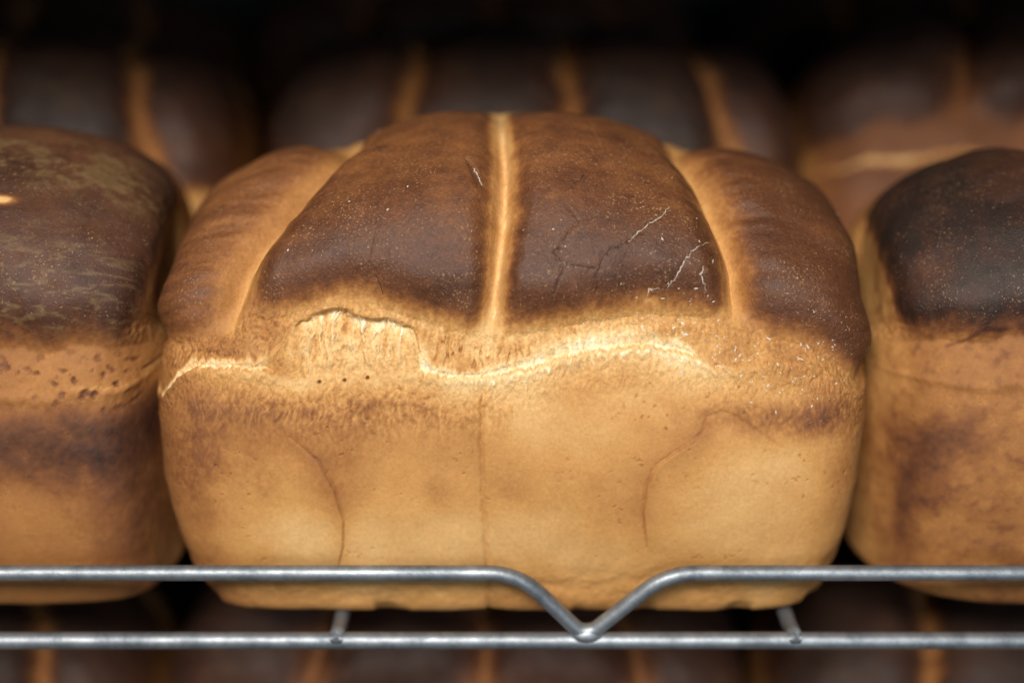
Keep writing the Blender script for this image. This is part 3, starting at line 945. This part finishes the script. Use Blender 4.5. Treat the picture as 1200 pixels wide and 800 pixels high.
copy_loaf(back, (0.222, FRONT + 2 * P, 0), 'right loaf of the last row, hardly showing in the dark at the top edge', GB)
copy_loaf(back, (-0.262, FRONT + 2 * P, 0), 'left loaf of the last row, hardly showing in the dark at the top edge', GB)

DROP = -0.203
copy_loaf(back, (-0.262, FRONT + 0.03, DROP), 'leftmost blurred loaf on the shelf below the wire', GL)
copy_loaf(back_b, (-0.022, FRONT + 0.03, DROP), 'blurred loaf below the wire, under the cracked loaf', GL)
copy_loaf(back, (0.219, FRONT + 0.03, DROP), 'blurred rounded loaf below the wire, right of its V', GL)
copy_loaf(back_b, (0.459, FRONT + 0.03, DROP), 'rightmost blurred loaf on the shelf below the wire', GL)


# ------------------------------------------------------------------ the wire shelf
def tube(pts, r, seg=20, closed_ends=True, taper=None):
    pts = np.array(pts, float)
    n = len(pts)
    T = np.gradient(pts, axis=0); T /= np.linalg.norm(T, axis=1)[:, None]
    ref = np.array([0, 1.0, 0]) if abs(T[0][1]) < 0.9 else np.array([0, 0, 1.0])
    V, F = [], []
    a = np.linspace(0, 2 * math.pi, seg, endpoint=False)
    for i in range(n):
        u = np.cross(T[i], ref); u /= np.linalg.norm(u); w = np.cross(u, T[i])
        rr = r * (taper[i] if taper is not None else 1.0)
        V.append(pts[i] + rr * (np.cos(a)[:, None] * u + np.sin(a)[:, None] * w))
    V = np.concatenate(V)
    for i in range(n - 1):
        for k in range(seg):
            F.append((i * seg + k, i * seg + (k + 1) % seg, (i + 1) * seg + (k + 1) % seg, (i + 1) * seg + k))
    if closed_ends:
        for base in (0, (n - 1) * seg):
            c = len(V); V = np.vstack([V, V[base:base + seg].mean(0)])
            for k in range(seg):
                F.append((base + k, base + (k + 1) % seg, c, c))
    return V, F


def mesh_py(name, V, F, mat):
    me = bpy.data.meshes.new(name)
    me.from_pydata([tuple(v) for v in V], [], [tuple(dict.fromkeys(f)) for f in F])
    for p in me.polygons: p.use_smooth = True
    me.materials.append(mat)
    import bmesh
    bm = bmesh.new(); bm.from_mesh(me); bmesh.ops.recalc_face_normals(bm, faces=bm.faces); bm.to_mesh(me); bm.free()
    return me


def fillet(pts, rad, n=8):
    out = [np.array(pts[0], float)]
    for i in range(1, len(pts) - 1):
        p, a, b = (np.array(q, float) for q in (pts[i], pts[i - 1], pts[i + 1]))
        da, db = a - p, b - p
        la, lb = np.linalg.norm(da), np.linalg.norm(db)
        c = min(rad, la * .45, lb * .45)
        A, B = p + da / la * c, p + db / lb * c
        for t in np.linspace(0, 1, n):
            out.append((1 - t) ** 2 * A + 2 * t * (1 - t) * p + t * t * B)
    out.append(np.array(pts[-1], float))
    # even spacing
    out = np.array(out); l = np.concatenate([[0], np.cumsum(np.linalg.norm(np.diff(out, axis=0), axis=1))])
    q = np.unique(np.concatenate([l, np.arange(0, l[-1], 0.01)]))
    return np.stack([np.interp(q, l, out[:, k]) for k in range(3)], 1)


YR = -0.016
z_low = at(600, 750, YR)[2]
z_up = at(600, 671, YR)[2]
xa, xv, xb = at(607, 671, YR)[0], at(687, 740, YR)[0], at(782, 671, YR)[0]
shelf = empty('wire_shelf', (0, 0, 0), 'grey galvanised wire shelf with a V bend in its front guard wire', 'shelf')
R_UP, R_LOW = 0.0026, 0.0029
dv = 0.0024
pu = fillet([(-0.62, YR, z_up), (xa, YR, z_up), (xv - dv, YR, z_low + 0.0038), (xv + dv, YR, z_low + 0.0038), (xb, YR, z_up), (0.62, YR, z_up)], 0.0105, 9)
link('guard_wire', mesh_py('guard_wire', *tube(pu, R_UP, 24), ZINC), shelf)
pl = fillet([(-0.62, YR, z_low), (0.0, YR, z_low), (0.62, YR, z_low)], 0.001, 3)
link('front_rod', mesh_py('front_rod', *tube(pl, R_LOW, 24), ZINC), shelf)
# weld bead where the V meets the rod
wv, wf = [], []
bead = np.array([[(math.cos(a) * 0.0056 * math.cos(b), math.sin(a) * 0.0031 * math.cos(b), math.sin(b) * 0.0030) for a in np.linspace(0, 2 * math.pi, 24, endpoint=False)]
                 for b in np.linspace(-1.5, 1.5, 10)])
bv = bead.reshape(-1, 3)
bv = bv * (1 + 0.10 * perlin(bv[:, 0] * 400, bv[:, 1] * 400, bv[:, 2] * 400))[:, None] + np.array([xv, YR - 0.0004, z_low + 0.0026])
bf = [(i * 24 + k, i * 24 + (k + 1) % 24, (i + 1) * 24 + (k + 1) % 24, (i + 1) * 24 + k) for i in range(9) for k in range(24)]
link('weld', mesh_py('weld', bv, bf, ZINC), shelf)
# bearer wires that the loaves stand on, running to the back
xw = at(395, 742, YR)[0]; xw2 = at(931, 742, YR)[0]
pitch = xw2 - xw
bear = None
for k in range(-3, 5):
    x = xw + k * pitch
    pw = [(0, YR - 0.0034, z_low + 0.0012), (0, YR - 0.0026, z_low + 0.0020), (0, YR - 0.0010, z_low + 0.0026), (0, YR + 0.003, z_low + 0.0016), (0, YR + 0.009, -0.0016), (0, 0.006, -0.0024), (0, 0.02, -0.0026)] + [(0, y, -0.0026) for y in np.arange(0.06, 0.50, 0.04)]
    if bear is None:
        bear = mesh_py('bearer_wire', *tube(pw, 0.0026, 14, taper=[0.60, 0.85, 0.95, 1.0] + [1.0] * (len(pw) - 4)), ZINC)
    o = link('bearer_wire', bear, shelf); o.location = (x, 0, 0)
cross = mesh_py('cross_wire', *tube([(x, 0, 0) for x in np.linspace(-0.62, 0.62, 20)], 0.0026, 12), ZINC)
for y in (0.10, 0.26, 0.42):
    o = link('cross_wire', cross, shelf); o.location = (0, y, -0.0068)

# ------------------------------------------------------------------ solid slabs added to close the shelf in
def slab(name, c, s, mat):
    x, y, z = s[0] / 2, s[1] / 2, s[2] / 2
    V = [(i * x + c[0], j * y + c[1], k * z + c[2]) for i in (-1, 1) for j in (-1, 1) for k in (-1, 1)]
    F = [(0, 1, 3, 2), (4, 6, 7, 5), (0, 4, 5, 1), (2, 3, 7, 6), (0, 2, 6, 4), (1, 5, 7, 3)]
    me = bpy.data.meshes.new(name); me.from_pydata(V, [], F); me.materials.append(mat)
    o = link(name, me); o['kind'] = 'structure'
    return o


slab('shelf_above', (0, 0.24, 0.265), (1.3, 0.50, 0.004), DARK)  # unseen solid stand-in for the shelf above, height set to shade the rows
slab('added_back_panel', (0, 0.53, -0.05), (1.3, 0.01, 0.56), DARK)  # added dark panel behind the rows, keeps world light out
slab('shelf_below', (0, 0.24, DROP - 0.006), (1.3, 0.50, 0.004), DARK)
